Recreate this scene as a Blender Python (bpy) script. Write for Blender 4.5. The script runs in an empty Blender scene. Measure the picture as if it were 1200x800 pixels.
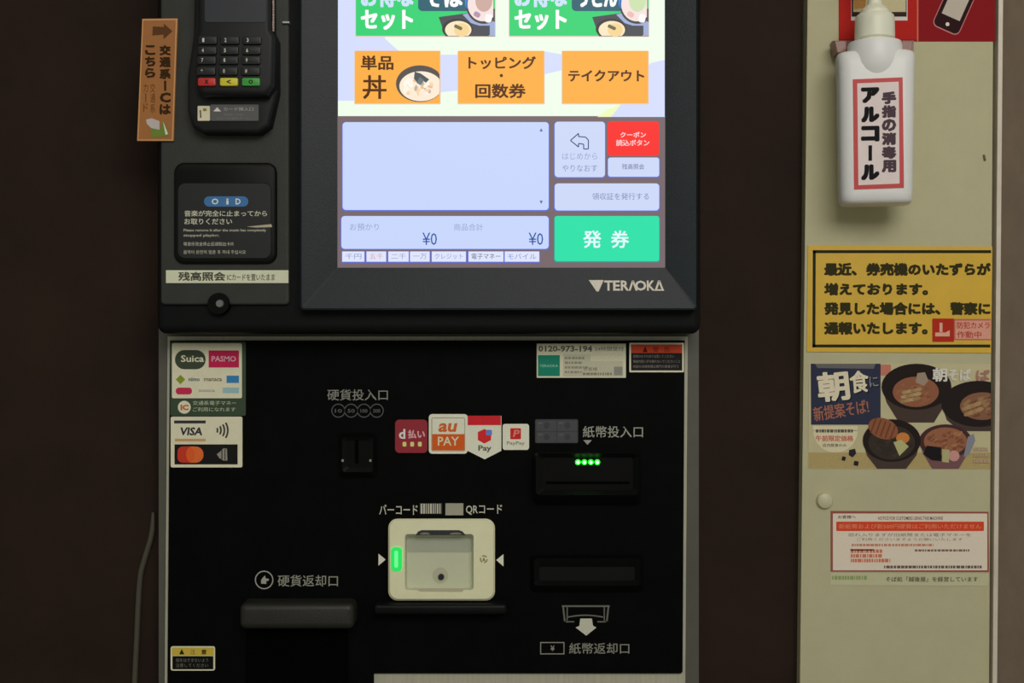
import bpy, bmesh, math, random
from mathutils import Vector
random.seed(7)
SC = bpy.context.scene
COL = SC.collection

# ---------------------------------------------------------------- camera, light, exposure
S = 0.0008          # metres per photo pixel on the machine's front plane
D = 1.2             # camera distance to that plane
CZ = 1.25           # camera height
cam_d = bpy.data.cameras.new('camera'); cam_d.sensor_width = 36; cam_d.lens = 36 * D / (1200 * S)
cam = bpy.data.objects.new('camera', cam_d); COL.objects.link(cam)
cam.location = (0, -D, CZ); cam.rotation_euler = (math.pi / 2, 0, 0)
cam_d.clip_start = 0.01
SC.camera = cam
SC.view_settings.view_transform = 'Standard'; SC.view_settings.look = 'None'
SC.view_settings.gamma = 1; SC.view_settings.exposure = 0.0
w = bpy.data.worlds.new('room'); SC.world = w; w.use_nodes = True
w.node_tree.nodes['Background'].inputs[0].default_value = (0.98, 1.0, 0.84, 1)
w.node_tree.nodes['Background'].inputs[1].default_value = 0.215

def lamp(name, loc, target, sx, sy, power, col):
    l = bpy.data.lights.new(name, 'AREA'); l.shape = 'RECTANGLE'; l.size = sx; l.size_y = sy
    l.energy = power; l.color = col
    o = bpy.data.objects.new(name, l); COL.objects.link(o); o.location = loc
    o.rotation_euler = (Vector(target) - Vector(loc)).to_track_quat('-Z', 'Y').to_euler()
    return o
lamp('ceiling_lamp', (0.45, -2.3, 2.45), (0.2, 0, 1.2), 1.6, 1.2, 34.5, (1.0, 0.965, 0.90))

# ---------------------------------------------------------------- helpers
def lin(c):
    c = c / 255.0
    return c / 12.92 if c <= 0.04045 else ((c + 0.055) / 1.055) ** 2.4
def W(px, py, y):
    f = S * (D + y) / D
    return Vector(((px - 600) * f, y, CZ + (400 - py) * f))

K = 0.60            # how bright a white surface is under the room's lamp
MATS = {}
def mat(name, rgb, rough=0.5, noise=0.0, nscale=40, bump=0.0, bscale=300, spec=0.5, metal=0.0,
        raw=False, stretch=None, coat=0.0):
    if name in MATS: return MATS[name]
    m = bpy.data.materials.new(name); m.use_nodes = True; nt = m.node_tree
    b = nt.nodes['Principled BSDF']
    c = [min(0.95, lin(v) / (1 if raw else K)) for v in rgb]
    b.inputs['Base Color'].default_value = (*c, 1); b.inputs['Roughness'].default_value = rough
    b.inputs['Specular IOR Level'].default_value = spec; b.inputs['Metallic'].default_value = metal
    b.inputs['Coat Weight'].default_value = coat
    if noise or bump:
        tc = nt.nodes.new('ShaderNodeTexCoord'); mp = nt.nodes.new('ShaderNodeMapping')
        nt.links.new(tc.outputs['Object'], mp.inputs[0])
        if stretch: mp.inputs['Scale'].default_value = stretch
    if noise:
        n = nt.nodes.new('ShaderNodeTexNoise'); n.inputs['Scale'].default_value = nscale
        n.inputs['Detail'].default_value = 6; n.inputs['Roughness'].default_value = 0.65
        nt.links.new(mp.outputs[0], n.inputs['Vector'])
        r = nt.nodes.new('ShaderNodeValToRGB')
        r.color_ramp.elements[0].position = 0.3; r.color_ramp.elements[1].position = 0.7
        r.color_ramp.elements[0].color = (*[v * (1 - noise) for v in c], 1)
        r.color_ramp.elements[1].color = (*[min(1, v * (1 + noise)) for v in c], 1)
        nt.links.new(n.outputs[0], r.inputs[0]); nt.links.new(r.outputs[0], b.inputs['Base Color'])
    if bump:
        n2 = nt.nodes.new('ShaderNodeTexNoise'); n2.inputs['Scale'].default_value = bscale
        n2.inputs['Detail'].default_value = 3
        nt.links.new(mp.outputs[0], n2.inputs['Vector'])
        bp = nt.nodes.new('ShaderNodeBump'); bp.inputs['Strength'].default_value = bump
        bp.inputs['Distance'].default_value = 0.001
        nt.links.new(n2.outputs[0], bp.inputs['Height']); nt.links.new(bp.outputs[0], b.inputs['Normal'])
    MATS[name] = m; return m
def glow(name, rgb, k=1.0):
    """a patch of lit display"""
    if name in MATS: return MATS[name]
    m = bpy.data.materials.new(name); m.use_nodes = True; b = m.node_tree.nodes['Principled BSDF']
    b.inputs['Base Color'].default_value = (0.01, 0.01, 0.01, 1); b.inputs['Roughness'].default_value = 0.25
    b.inputs['Specular IOR Level'].default_value = 0.1
    b.inputs['Emission Color'].default_value = (*[lin(v) for v in rgb], 1)
    b.inputs['Emission Strength'].default_value = k
    MATS[name] = m; return m
def ink(rgb, rough=0.75):
    return mat('ink_%d_%d_%d' % tuple(rgb), rgb, rough, noise=0.08, nscale=900, spec=0.1)
def lit(rgb, k=1.0):
    return glow('display_%d_%d_%d' % tuple(rgb), rgb, k)

def rr(x0, y0, x1, y1, r=0, n=5):
    """rounded rectangle in photo pixels"""
    if r <= 0: return [(x0, y0), (x1, y0), (x1, y1), (x0, y1)]
    p = []
    for cx, cy, a0 in ((x0 + r, y0 + r, 180), (x1 - r, y0 + r, 270), (x1 - r, y1 - r, 0), (x0 + r, y1 - r, 90)):
        for i in range(n + 1):
            a = math.radians(a0 + 90 * i / n)
            p.append((cx + r * math.cos(a), cy + r * math.sin(a)))
    return p
def ell(cx, cy, rx, ry=None, n=24, a0=0, a1=360):
    ry = ry or rx; k = n if a1 - a0 >= 360 else n + 1
    return [(cx + rx * math.cos(math.radians(a0 + (a1 - a0) * i / n)), cy + ry * math.sin(math.radians(a0 + (a1 - a0) * i / n))) for i in range(k)]
def rot(pts, cx, cy, deg):
    a = math.radians(deg); c, s = math.cos(a), math.sin(a)
    return [(cx + (x - cx) * c - (y - cy) * s, cy + (x - cx) * s + (y - cy) * c) for x, y in pts]

FC = {}
def glyphs(s, bold, font_res=2, align='LEFT', gap=1.0):
    key = (s, bold, gap)
    if key in FC: return FC[key]
    cu = bpy.data.curves.new('t', 'FONT'); cu.body = s; cu.resolution_u = font_res
    cu.fill_mode = 'FRONT'; cu.offset = bold; cu.space_character = gap
    o = bpy.data.objects.new('t', cu); COL.objects.link(o)
    dg = bpy.context.evaluated_depsgraph_get(); dg.update()
    me = bpy.data.meshes.new_from_object(o.evaluated_get(dg))
    V = [(v.co.x, v.co.y) for v in me.vertices]; F = [tuple(p.vertices) for p in me.polygons]
    bpy.data.objects.remove(o); bpy.data.curves.remove(cu); bpy.data.meshes.remove(me)
    FC[key] = (V, F); return FC[key]

class MB:
    def __init__(s): s.V = []; s.F = []; s.M = []; s.S = []; s.mats = []
    def mi(s, m):
        if m not in s.mats: s.mats.append(m)
        return s.mats.index(m)
    def raw(s, V, F, m, smooth=False):
        b = len(s.V); s.V += [Vector(v) for v in V]
        for f in F: s.F.append([b + i for i in f]); s.M.append(s.mi(m)); s.S.append(smooth)
        return s
    def flat(s, pts, y, m):
        V = [W(x, z, y) for x, z in pts]
        return s.raw(V, [list(range(len(V)))[::-1]], m)
    def prism(s, pts, y0, y1, m, bev=0, seg=2, smooth=False):
        """front outline pts at y0 (nearer the camera), pushed straight back to y1"""
        V = [W(x, z, y0) for x, z in pts]; n = len(V)
        bm = bmesh.new(); a = [bm.verts.new(v) for v in V]; b = [bm.verts.new((v.x, y1, v.z)) for v in V]
        f = bm.faces.new(a[::-1]); bm.faces.new(b)
        for i in range(n): bm.faces.new((a[i], a[(i + 1) % n], b[(i + 1) % n], b[i]))
        bmesh.ops.recalc_face_normals(bm, faces=bm.faces)
        if bev: bmesh.ops.bevel(bm, geom=list(f.edges), offset=bev, segments=seg, affect='EDGES', profile=0.5, clamp_overlap=True)
        bm.verts.index_update()
        s.raw([v.co.copy() for v in bm.verts], [[v.index for v in f.verts] for f in bm.faces], m, smooth)
        bm.free(); return s
    def ring(s, po, yo, pi, yi, m, smooth=False):
        """band between two outlines of equal length"""
        n = len(po); V = [W(x, z, yo) for x, z in po] + [W(x, z, yi) for x, z in pi]
        return s.raw(V, [[i, n + i, n + (i + 1) % n, (i + 1) % n] for i in range(n)], m, smooth)
    def text(s, t, x0, y0, x1, y1, y, m, bold=0.0, gap=1.0, deg=0, skew=0):
        cjk = any(ord(c) > 0x2e80 for c in t)
        if cjk and bold:   # dense characters: thicken by overprinting, which keeps their counters clean
            e = bold * 1.0 * (y1 - y0) * (1.0 if not deg else 1)
            dirs = [(0, 0), (-e, -e), (e, -e), (-e, e), (e, e), (e * 1.3, 0), (-e * 1.3, 0)]
            if bold > .04: dirs += [(0, e * 1.2), (0, -e * 1.2)] + [(dx * .5, dz * .5) for dx, dz in dirs[1:]]
            for k, (dx, dz) in enumerate(dirs):
                s.text(t, x0 + dx + e, y0 + dz + e, x1 + dx - e, y1 + dz - e, y - 1e-6 * k, m, 0, gap, deg, skew)
            return s
        V, F = glyphs(t, bold, gap=gap)
        if not V: return s
        ax = min(v[0] for v in V); bx = max(v[0] for v in V); ay = min(v[1] for v in V); by = max(v[1] for v in V)
        P = [(x0 + (v[0] - ax) / (bx - ax) * (x1 - x0), y1 - (v[1] - ay) / (by - ay) * (y1 - y0)) for v in V]
        if skew: P = [(x + skew * (y1 - z), z) for x, z in P]
        if deg: P = rot(P, (x0 + x1) / 2, (y0 + y1) / 2, deg)
        return s.raw([W(x, z, y) for x, z in P], F, m)
    def vtext(s, t, x0, y0, x1, y1, y, m, bold=0.0, fill=0.86):
        n = len(t); h = (y1 - y0) / n
        for i, c in enumerate(t):
            a = y0 + h * i; g = h * (1 - fill) / 2
            if c in 'ーI': s.prism(rr((x0 + x1) / 2 - (x1 - x0) * .10, a + g, (x0 + x1) / 2 + (x1 - x0) * .10, a + h - g), y, y + 0.00005, m); continue
            s.text(c, x0, a + g, x1, a + h - g, y, m, bold)
        return s
    def lines(s, x0, y0, x1, y1, n, y, m, rag=0.3, fill=0.5):
        """rows of print too small to read, as short dashes"""
        h = (y1 - y0) / n
        for i in range(n):
            xe = x1 - random.random() * rag * (x1 - x0); x = x0
            while x < xe:
                l = random.uniform(1.2, 4.5)
                s.flat(rr(x, y0 + h * i, min(x + l, xe), y0 + h * (i + fill)), y, m); x += l + random.uniform(.6, 1.2)
        return s
    def cyl(s, p0, p1, r0, r1, m, n=24, caps=True):
        p0 = Vector(p0); p1 = Vector(p1); d = (p1 - p0).normalized(); u = d.orthogonal().normalized(); v = d.cross(u)
        V = []
        for p, r in ((p0, r0), (p1, r1)):
            for i in range(n):
                a = 2 * math.pi * i / n; V.append(p + u * r * math.cos(a) + v * r * math.sin(a))
        s.raw(V, [[i, (i + 1) % n, n + (i + 1) % n, n + i] for i in range(n)], m, True)
        if caps: s.raw(V[:n], [list(range(n))[::-1]], m); s.raw(V[n:], [list(range(n))], m)
        return s
    def lathe(s, c, prof, m, n=32):
        """prof: (radius, z) list about the vertical axis through c"""
        V = []; k = len(prof)
        for r, z in prof:
            for i in range(n):
                a = 2 * math.pi * i / n; V.append((c[0] + r * math.cos(a), c[1] + r * math.sin(a), z))
        F = [[j * n + i, j * n + (i + 1) % n, (j + 1) * n + (i + 1) % n, (j + 1) * n + i] for j in range(k - 1) for i in range(n)]
        F.append(list(range(n))[::-1]); F.append([(k - 1) * n + i for i in range(n)])
        return s.raw(V, F, m, True)
    def build(s, name, parent=None, label=None, cat=None, group=None, kind=None):
        lo = Vector([min(v[i] for v in s.V) for i in range(3)]); hi = Vector([max(v[i] for v in s.V) for i in range(3)])
        c = (lo + hi) / 2
        me = bpy.data.meshes.new(name); me.from_pydata([v - c for v in s.V], [], s.F)
        for m in s.mats: me.materials.append(m)
        me.polygons.foreach_set('material_index', s.M); me.polygons.foreach_set('use_smooth', s.S)
        me.validate(); me.update()
        if any(s.S): me.set_sharp_from_angle(angle=math.radians(40))
        o = bpy.data.objects.new(name, me); COL.objects.link(o)
        pw = Vector((0, 0, 0)); p = parent
        while p is not None: pw += p.location; p = p.parent
        if parent: o.parent = parent
        o.location = c - pw
        tag(o, label, cat, group, kind); return o
def tag(o, label=None, cat=None, group=None, kind=None):
    if label: o['label'] = label
    if cat: o['category'] = cat
    if group: o['group'] = group
    if kind: o['kind'] = kind
def thing(name, loc, label, cat, group=None):
    o = bpy.data.objects.new(name, None); COL.objects.link(o); o.location = loc
    o.empty_display_size = 0.05; tag(o, label, cat, group); return o
def box(x0, x1, y0, y1, z0, z1, m):
    V = [(x, y, z) for x in (x0, x1) for y in (y0, y1) for z in (z0, z1)]
    return MB().raw(V, [(0, 1, 3, 2), (4, 6, 7, 5), (0, 4, 5, 1), (2, 3, 7, 6), (0, 2, 6, 4), (1, 5, 7, 3)], m)

# ---------------------------------------------------------------- materials
brown = mat('dark brown wall board', (36, 26, 21), 0.7, noise=0.22, nscale=9, bump=0.15, bscale=120, spec=0.1)
cream = mat('cream painted wall', (160, 156, 127), 0.6, noise=0.035, nscale=30, bump=0.12, bscale=500, spec=0.3)
taupe = mat('taupe wall covering', (96, 84, 72), 0.75, noise=0.14, nscale=22, bump=0.5, bscale=260, spec=0.2, stretch=(1, 1, .5))
steel = mat('brushed pale steel', (150, 148, 132), 0.42, noise=0.10, nscale=60, metal=0.0, spec=0.6, stretch=(6, 1, .3))
frame_m = mat('dark grey cabinet paint', (70, 69, 62), 0.5, noise=0.10, nscale=30, bump=0.1)
black_p = mat('black front panel', (5, 6, 6), 0.45, noise=0.3, nscale=30, bump=0.05, spec=0.045)
black_d = mat('deep black plastic', (6, 6, 6), 0.5, noise=0.2, nscale=60, spec=0.10)
black_g = mat('glossy black plastic', (12, 13, 13), 0.42, noise=0.15, nscale=60, spec=0.15)
house_m = mat('charcoal housing plastic', (23, 29, 34), 0.45, noise=0.10, nscale=50, bump=0.15, bscale=900, spec=0.28)
col_m = mat('grey column plastic', (48, 49, 47), 0.55, noise=0.08, nscale=50, bump=0.25, bscale=900, spec=0.3)
chin_m = mat('black lower housing plastic', (14, 15, 16), 0.5, noise=0.12, nscale=40, bump=0.2, bscale=900, spec=0.12)
lightgrey = mat('printed light grey legend', (150, 150, 140), 0.6, noise=0.1, nscale=800, spec=0.2)
paper = mat('cream sticker paper', (196, 192, 168), 0.5, noise=0.04, nscale=120, spec=0.3)
chrome = mat('chrome', (200, 195, 190), 0.2, metal=1.0, noise=0.05, raw=True)

# ---------------------------------------------------------------- the setting
YW = 0.022          # brown wall
YC = 0.008          # cream wall face
FW = S * (D + YC) / D
xl = (941 - 600) * FW
def XC(px): return (px - 600) * FW
def addbox(m, *a):
    q = box(*a); return m.raw(q.V, q.F, a[-1])
wb = MB(); nx0, nx1 = W(185, 0, 0).x, W(820, 0, 0).x       # the boards stop at the niche that takes the machine
addbox(wb, -2.2, nx0, YW, YW + .1, 0, 2.7, brown); addbox(wb, nx1, xl + .002, YW, YW + .1, 0, 2.7, brown)
addbox(wb, nx0, nx1, YW, YW + .1, 2.03, 2.7, brown); addbox(wb, nx0, nx1, YW + .24, YW + .28, 0, 2.1, brown)
wb.build('wall_back', label='dark brown wall board behind the ticket machine', kind='structure')
# cream pillar: its left edge leans a little, as in the photo
MBp = MB(); zt = 2.7; zb = 0.0
def XE(z, base, slope): return XC(base + slope * ((CZ - z) / FW) / 400.0)
V = []
for z in (zb, zt):
    for x, y in ((XE(z, 942, -4.5), YC), (XE(z, 1161.5, -2.5), YC), (XE(z, 1161.5, -2.5), YW + .1), (XE(z, 942, -4.5), YW + .1)): V.append((x, y, z))
MBp.raw(V, [(0, 1, 5, 4), (1, 2, 6, 5), (2, 3, 7, 6), (3, 0, 4, 7), (4, 5, 6, 7), (3, 2, 1, 0)], cream)
MBp.build('wall_right', label='cream painted wall strip carrying the notices', kind='structure')
t = MB(); V = []
for z in (zb, zt):
    for x, y in ((XE(z, 1165.5, -3.5), YC - .003), (XE(z, 1170.5, -3.5), YC - .003), (XE(z, 1170.5, -3.5), YC + .05), (XE(z, 1165.5, -3.5), YC + .05)): V.append((x, y, z))
t.raw(V, [(0, 1, 5, 4), (1, 2, 6, 5), (2, 3, 7, 6), (3, 0, 4, 7), (4, 5, 6, 7), (3, 2, 1, 0)], mat('grey white edge bead', (184, 174, 162), 0.35, noise=.1, nscale=30))
t.build('trim_1', label='pale vertical edge bead right of the cream wall', kind='structure')
box(XC(1160), 1.9, YC + .02, YW + .1, 0, 2.7, taupe).build('wall_side', label='taupe textured wall at the far right', kind='structure')
box(-2.2, 1.9, -2.6, YW + .1, -.05, 0, mat('grey floor tile', (95, 90, 82), .5, noise=.15, nscale=6)).build('floor', kind='structure')
box(-2.2, 1.9, -2.6, YW + .1, 2.7, 2.75, mat('off white ceiling board', (180, 178, 168), .8, noise=.05, nscale=10)).build('ceiling', kind='structure')

# ---------------------------------------------------------------- the ticket machine
zoff = W(0, 393, 0).z
machine = thing('ticket_machine', (W(500, 0, 0).x, 0.12, 0.0),
    'tall black touchscreen ticket vending machine with lit portrait screen and black payment panel', 'ticket machine')
M = machine
# cabinet: frame down to the floor, top behind the housing
fx0, fx1 = W(186, 0, 0).x, W(819, 0, 0).x
box(fx0, fx1, 0.0, 0.25, 0.0, 2.02, frame_m).build('cabinet', M)
y = -0.001
b = MB(); b.prism([(196.5, 394), (806, 394), (803, 800), (803, 1300), (193, 1300), (193, 800)], -0.003, 0.0, steel)
b.build('door_plate', M, label='pale metal edge plate around the black panel')
b = MB(); b.prism([(199, 399), (802.5, 399), (800, 787), (798, 789), (438, 789), (438, 1000), (195.5, 1000), (196, 790)], -0.006, -0.0029, black_p, bev=.0006, seg=1)
front = b.build('front_panel', M, label='black payment panel with coin, bill and code readers')
YP = -0.0062       # just in front of the panel

# housing
b = MB(); b.prism(rr(182.5, -460, 822, 391, 11), -0.050, 0.0, chin_m, bev=0.017, seg=6, smooth=True)
b.build('screen_housing', M, label='black housing with rounded lower chin under the screen')
b = MB(); b.prism(rr(188, -450, 339, 357, 5), -0.0545, -0.049, col_m, bev=0.0022, seg=3, smooth=True)
column = b.build('reader_column', M, label='dark grey column left of the screen')
# monitor bezel, dished towards the screen
b = MB()
o0 = rr(351.5, -455, 818, 363, 5); o1 = rr(353.5, -453, 816, 361, 4); o2 = rr(356, -450, 814, 357, 3)
inn = rr(395.5, -392, 779.5, 313.5, .8)
YS = -0.0535
b.ring(o0, -0.049, o0, -0.0588, house_m); b.ring(o0, -0.064, o1, -0.0608, house_m, True)
b.ring(o1, -0.0608, inn, YS - .0008, house_m)
bezel = b.build('screen_bezel', M, label='charcoal bezel sloping in to the screen')
# lock on the chin
b = MB(); c = W(258, 356, -0.05)
b.cyl((c.x, -0.048, c.z), (c.x, -0.058, c.z), .0105, .0095, black_d)
b.cyl((c.x + .0015, -0.0575, c.z), (c.x + .0015, -0.060, c.z), .0038, .003, mat('dull grey metal', (90, 92, 94), .4, noise=.1))
b.build('lock', M, label='round black lock at the foot of the reader column')
# pale sliver standing in for a small highlight at the column edge
b = MB(); b.prism(rr(331, 25, 339, 27, .6), -0.0575, -0.049, mat('pale grey highlight', (150, 160, 160), .3, noise=.1)); b.build('highlight_mark', M)
# key-like scratches of light under the screen edge
for x, z, r in ((374, 351, 1.2), (366, 310, .9), (399, 352, .8)):
    pass

# ---- display
base = YS
d = MB()
lav, pale = lit((214, 222, 255), 1.0), lit((240, 253, 234), 1.0)
d.flat(rr(396, -391, 779, 137), base, pale)
d.prism(rr(394.8, 136, 779.6, 313.6, .5), base - .0001, base + .003, lit((120, 104, 108)))
d.flat(rr(396, -391, 779, 137), base + .0029, lav)
e = base - .00012
for p in (rr(396, -300, 415, 118), [(415, -20), (440, 20), (452, 46), (470, 62), (410, 62), (410, -20)], [(516, 64), (538, 64), (538, 106), (516, 108)],
          [(638, 60), (660, 64), (660, 82), (638, 87)], [(779, 70), (779, 137), (716, 137), (728, 122), (740, 110), (762, 74)]):
    d.flat(p, e, lav)
for p in ([(700, 137), (716, 137), (728, 122), (712, 128)],):
    d.flat(p, e, lit((240, 250, 190)))
display = d.build('display', M, label='lit portrait touchscreen with menu buttons')
def button(pts, fill, build=None, label=None, edge=None, name='screen_button', dz=0.0):
    m = MB()
    if edge:
        xs = [p[0] for p in pts]; zs = [p[1] for p in pts]
        m.flat([(x - .9 if x < (min(xs) + max(xs)) / 2 else x + .9, z if z < (min(zs) + max(zs)) / 2 else z + 1.3) for x, z in pts], base - .0002 - dz, edge)
    m.flat(pts, base - .0003 - dz, fill)
    if build: build(m, base - .0004 - dz)
    return m.build(name, display, label)
blue_e = lit((92, 110, 220)); orange = lit((252, 176, 70)); green = lit((52, 210, 116)); white = lit((255, 255, 255), 1.0)
edge_w = lit((226, 205, 190)); dk = lit((84, 44, 12)); dark_d = lit((74, 76, 84))
def set_button(x0, word, noodle, top):
    xr = x0 + 163 if x0 < 500 else x0 + 163
    def f(m, y):
        # text, first line cut by the photo's top edge
        m.text('お得な', x0 + 6, -19, x0 + 68, 8.5, y, lit((208, 226, 255)), .03)
        m.text('セット', x0 + 6, 11.5, x0 + 67, 35, y, white, .035)
        m.flat(rr(x0 + 73, -32, x0 + 143, 13, 5), y, lit((44, 96, 112)))
        m.text(word, x0 + 81, -18, x0 + 126, 8.5, y - .0001, white, .03)
        m.flat(rr(x0 + 128, -24, x0 + 142, 11, 6), y - .0001, lit((70, 140, 225)))
        # tray and bowls
        m.flat([(x0 + 97, 20), (x0 + 140, 14), (x0 + 163, 10), (x0 + 163, 42.5), (x0 + 105, 42.5)], y, dark_d)
        m.flat([(x0 + 125, 17), (x0 + 142, 13), (x0 + 163, 26), (x0 + 163, 42), (x0 + 156, 42), (x0 + 154, 33), (x0 + 135, 27)], y - .00005, lit((160, 175, 215)))
        m.flat([(x0 + 136, 30), (x0 + 157, 30), (x0 + 157, 41), (x0 + 136, 41)], y - .00006, dark_d)
        m.flat([p for p in ell(x0 + 119, 34, 18, 12, 26) if p[1] < 43], y - .0001, lit((60, 56, 52)))
        m.flat([p for p in ell(x0 + 120, 35, 15.5, 10.5, 26) if p[1] < 42.8], y - .0002, lit((250, 232, 196)))
        m.flat(ell(x0 + 124, 35, 9, 8, 18), y - .00025, lit((246, 214, 150)))
        m.flat(rot(rr(x0 + 115, 30, x0 + 125, 34, 1.5), x0 + 120, 32, 25), y - .0003, lit((112, 108, 78)))
        m.flat([p for p in ell(x0 + 150, 6, 21, 22, 30) if p[0] <= x0 + 163], y - .0001, lit((70, 66, 70)))
        m.flat([p for p in ell(x0 + 149, 5, 18, 20, 30) if p[0] <= x0 + 162], y - .00015, lit((246, 226, 222)))
        m.flat(ell(x0 + 150, 1, 10, 13, 18), y - .0002, lit(noodle))
        m.flat(rot(rr(x0 + 138, 14, x0 + 146, 20, 2.5), x0 + 142, 17, 30), y - .00022, lit(top))
        m.flat(rot(rr(x0 + 152, 14, x0 + 160, 24, 3), x0 + 142, 17, 10), y - .00021, lit((250, 248, 246)))
    return f
button(rr(417, -60, 580, 42, 1), green, set_button(417, 'そば', (205, 170, 160), (180, 150, 170)), 'green on-screen button for a noodle set, left of two', edge_w)
button(rr(597, -60, 760, 42, 1), green, set_button(597, 'うどん', (205, 225, 175), (236, 190, 178)), 'green on-screen button for a noodle set, right of two', edge_w)
def don(m, y):
    m.text('単品', 423, 65, 461, 82, y, dk, .025); m.text('丼', 425, 88, 453, 116, y, dk, .014)
    cl = lambda P: [(min(x, 515), z) for x, z in P]
    m.flat(cl(ell(492, 98, 28, 21.5, 36)), y, lit((88, 82, 78)))
    m.flat(cl(ell(493, 101, 25, 17.5, 36)), y - .0001, lit((252, 236, 214)))
    for i in range(26):
        a = random.uniform(0, 6.28); r = random.random() ** .6
        X, Z = 492 + 19 * r * math.cos(a), 102 + 12 * r * math.sin(a)
        if X < 508: m.flat(rot(ell(X, Z, random.uniform(2, 5), random.uniform(1.5, 3), 9), X, Z, random.uniform(0, 180)), y - .00012 - i * 1e-6, lit(random.choice([(255, 250, 240), (250, 214, 170), (240, 190, 150), (255, 246, 226), (196, 176, 160)])))
    m.flat([(486, 84), (493, 86), (503, 93), (499, 97), (494, 93), (489, 97), (485, 92)], y - .0002, lit((78, 88, 92)))
    m.flat([(492, 90), (497, 94), (493, 100), (488, 97)], y - .00021, lit((110, 120, 120)))
button(rr(416, 59.5, 515.5, 121, 1), orange, don, 'orange on-screen button with a picture of a rice bowl', edge_w)
def topp(m, y):
    m.text('トッピング', 549, 66, 628, 81, y, dk, .025); m.flat(ell(587.5, 88.5, 2, 2, 10), y, dk); m.text('回数券', 557, 98, 616, 115, y, dk, .025)
button(rr(537, 59.5, 637.5, 121, 1), orange, topp, 'orange on-screen button in the middle of the row', edge_w)
button(rr(659, 59.5, 759.5, 121, 1), orange, lambda m, y: m.text('テイクアウト', 666, 82, 755, 95.5, y, dk, .03), 'orange on-screen button for takeaway', edge_w)
ice = lit((200, 215, 252)); ice2 = lit((206, 217, 248)); slate = lit((88, 116, 176)); faint = lit((150, 164, 208)); navy = lit((42, 84, 160))
def lst(m, y):
    for z0, z1 in ((150, 154), (239, 235)): m.flat([(632.3, z1), (636.2, z1), (634.2, z0)] if z0 < z1 else [(632.3, z1), (636.2, z1), (634.2, z0)], y, slate)
button(rr(401.5, 143, 643, 246, 4), ice, lst, 'empty pale blue order list', blue_e, 'screen_field')
def tot(m, y):
    m.text('お預かり', 410, 262, 444, 270, y, faint, 0); m.text('商品合計', 532, 262, 566, 270, y, faint, 0)
    m.text('¥0', 495, 272.5, 512, 287, y, navy, .0); m.text('¥0', 619.5, 272.5, 636.5, 287, y, navy, .0)
button(rr(400, 253, 643, 291.5, 4), ice, tot, 'pale blue field showing two zero totals', blue_e, 'screen_field')
for x0, x1, t, c in ((401, 427, '千円', (130, 150, 200)), (429.5, 452.5, '五千', (214, 160, 160)), (455, 479, '二千', (150, 150, 206)), (480.5, 503.5, '一万', (140, 160, 205)),
                  (506, 546, 'クレジット', (130, 148, 215)), (549, 590, '電子マネー', (70, 84, 130)), (591.5, 632, 'モバイル', (120, 140, 215))):
    button(rr(x0, 294.5, x1, 306.5), lit((224, 230, 252)), lambda m, y, x0=x0, x1=x1, t=t, c=c: m.text(t, x0 + 3.5, 297, x1 - 3.5, 303.5, y, lit(c), 0), None, blue_e, 'screen_tag')
def back(m, y):
    ar = [(668.5, 164.5), (678, 156.2), (678, 160), (686, 160.5), (689.5, 164), (689.5, 174.5), (684, 174.5), (684, 169), (678, 168), (678, 172.2)]
    for (ax, az), (bx, bz) in zip(ar, ar[1:] + ar[:1]):
        L = math.hypot(bx - ax, bz - az); ux, uz = -(bz - az) / L * .6, (bx - ax) / L * .6
        m.flat([(ax + ux, az + uz), (bx + ux, bz + uz), (bx - ux, bz - uz), (ax - ux, az - uz)], y, lit((46, 70, 120)))
    m.text('はじめから', 659, 179, 700, 187, y, faint, 0); m.text('やりなおす', 659, 193, 700, 201, y, lit((130, 142, 188)), 0)
button(rr(650, 142.5, 709, 207.5, 4), ice2, back, 'pale on-screen button with a back arrow', blue_e)
def cou(m, y):
    m.text('クーポン', 727, 154.5, 757, 161, y, lit((255, 215, 215)), .02); m.text('読込ボタン', 722, 163.5, 761, 171, y, lit((255, 205, 205)), .02)
button(rr(712, 142, 772.5, 182.5, 4), lit((250, 50, 46)), cou, 'red on-screen coupon button', None)
button(rr(712.5, 184.5, 772.5, 207, 3), ice2, lambda m, y: m.text('残高照会', 729, 192, 755, 198.5, y, lit((80, 90, 130)), .0), 'small pale on-screen button under the red one', blue_e)
button(rr(650, 214.8, 772.5, 246.5, 4), ice2, lambda m, y: m.text('領収証を発行する', 694, 226, 760.5, 234, y, lit((116, 128, 180)), 0), 'wide pale on-screen receipt button', blue_e)
button(rr(650, 253, 772.5, 306, 3), lit((48, 226, 170)), lambda m, y: (m.text('発', 683.5, 270, 704.5, 290.5, y, lit((226, 250, 255)), .015), m.text('券', 716, 270, 737, 290.5, y, lit((226, 250, 255)), .015)), 'large green on-screen ticket issue button', lit((60, 150, 150)))

# maker's mark on the bezel
b = MB(); silver = mat('silver print', (178, 170, 158), .4, noise=.08, nscale=300)
def bzy(py): return -0.0608 + (py - 361) / (313.5 - 361) * (0.0608 - .0543)
yb = bzy(334) - .0004
b.flat([(690, 328), (707.5, 328), (701.5, 341.5), (699, 341.5)], yb, silver)
lets = [('T', 708, 718), ('E', 718.5, 726.5), ('R', 727.5, 737), ('Λ', 736.5, 747), ('O', 744, 757.5), ('K', 758, 767.5), ('Λ', 767, 778)]
for c, x0, x1 in lets:
    b.text(c, x0, 328.5, x1, 340.5, yb - (0.00004 if c == 'Λ' else 0), silver, .03)
b.flat(rr(767, 338.9, 778, 340.6), yb, silver)
for v in b.V:
    pz = 400 - (v.z - CZ) / (S * (D + v.y) / D); v.y = bzy(pz) - .0005
b.build('maker_mark', M, label='silver triangle and wordmark below the screen')

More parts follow.
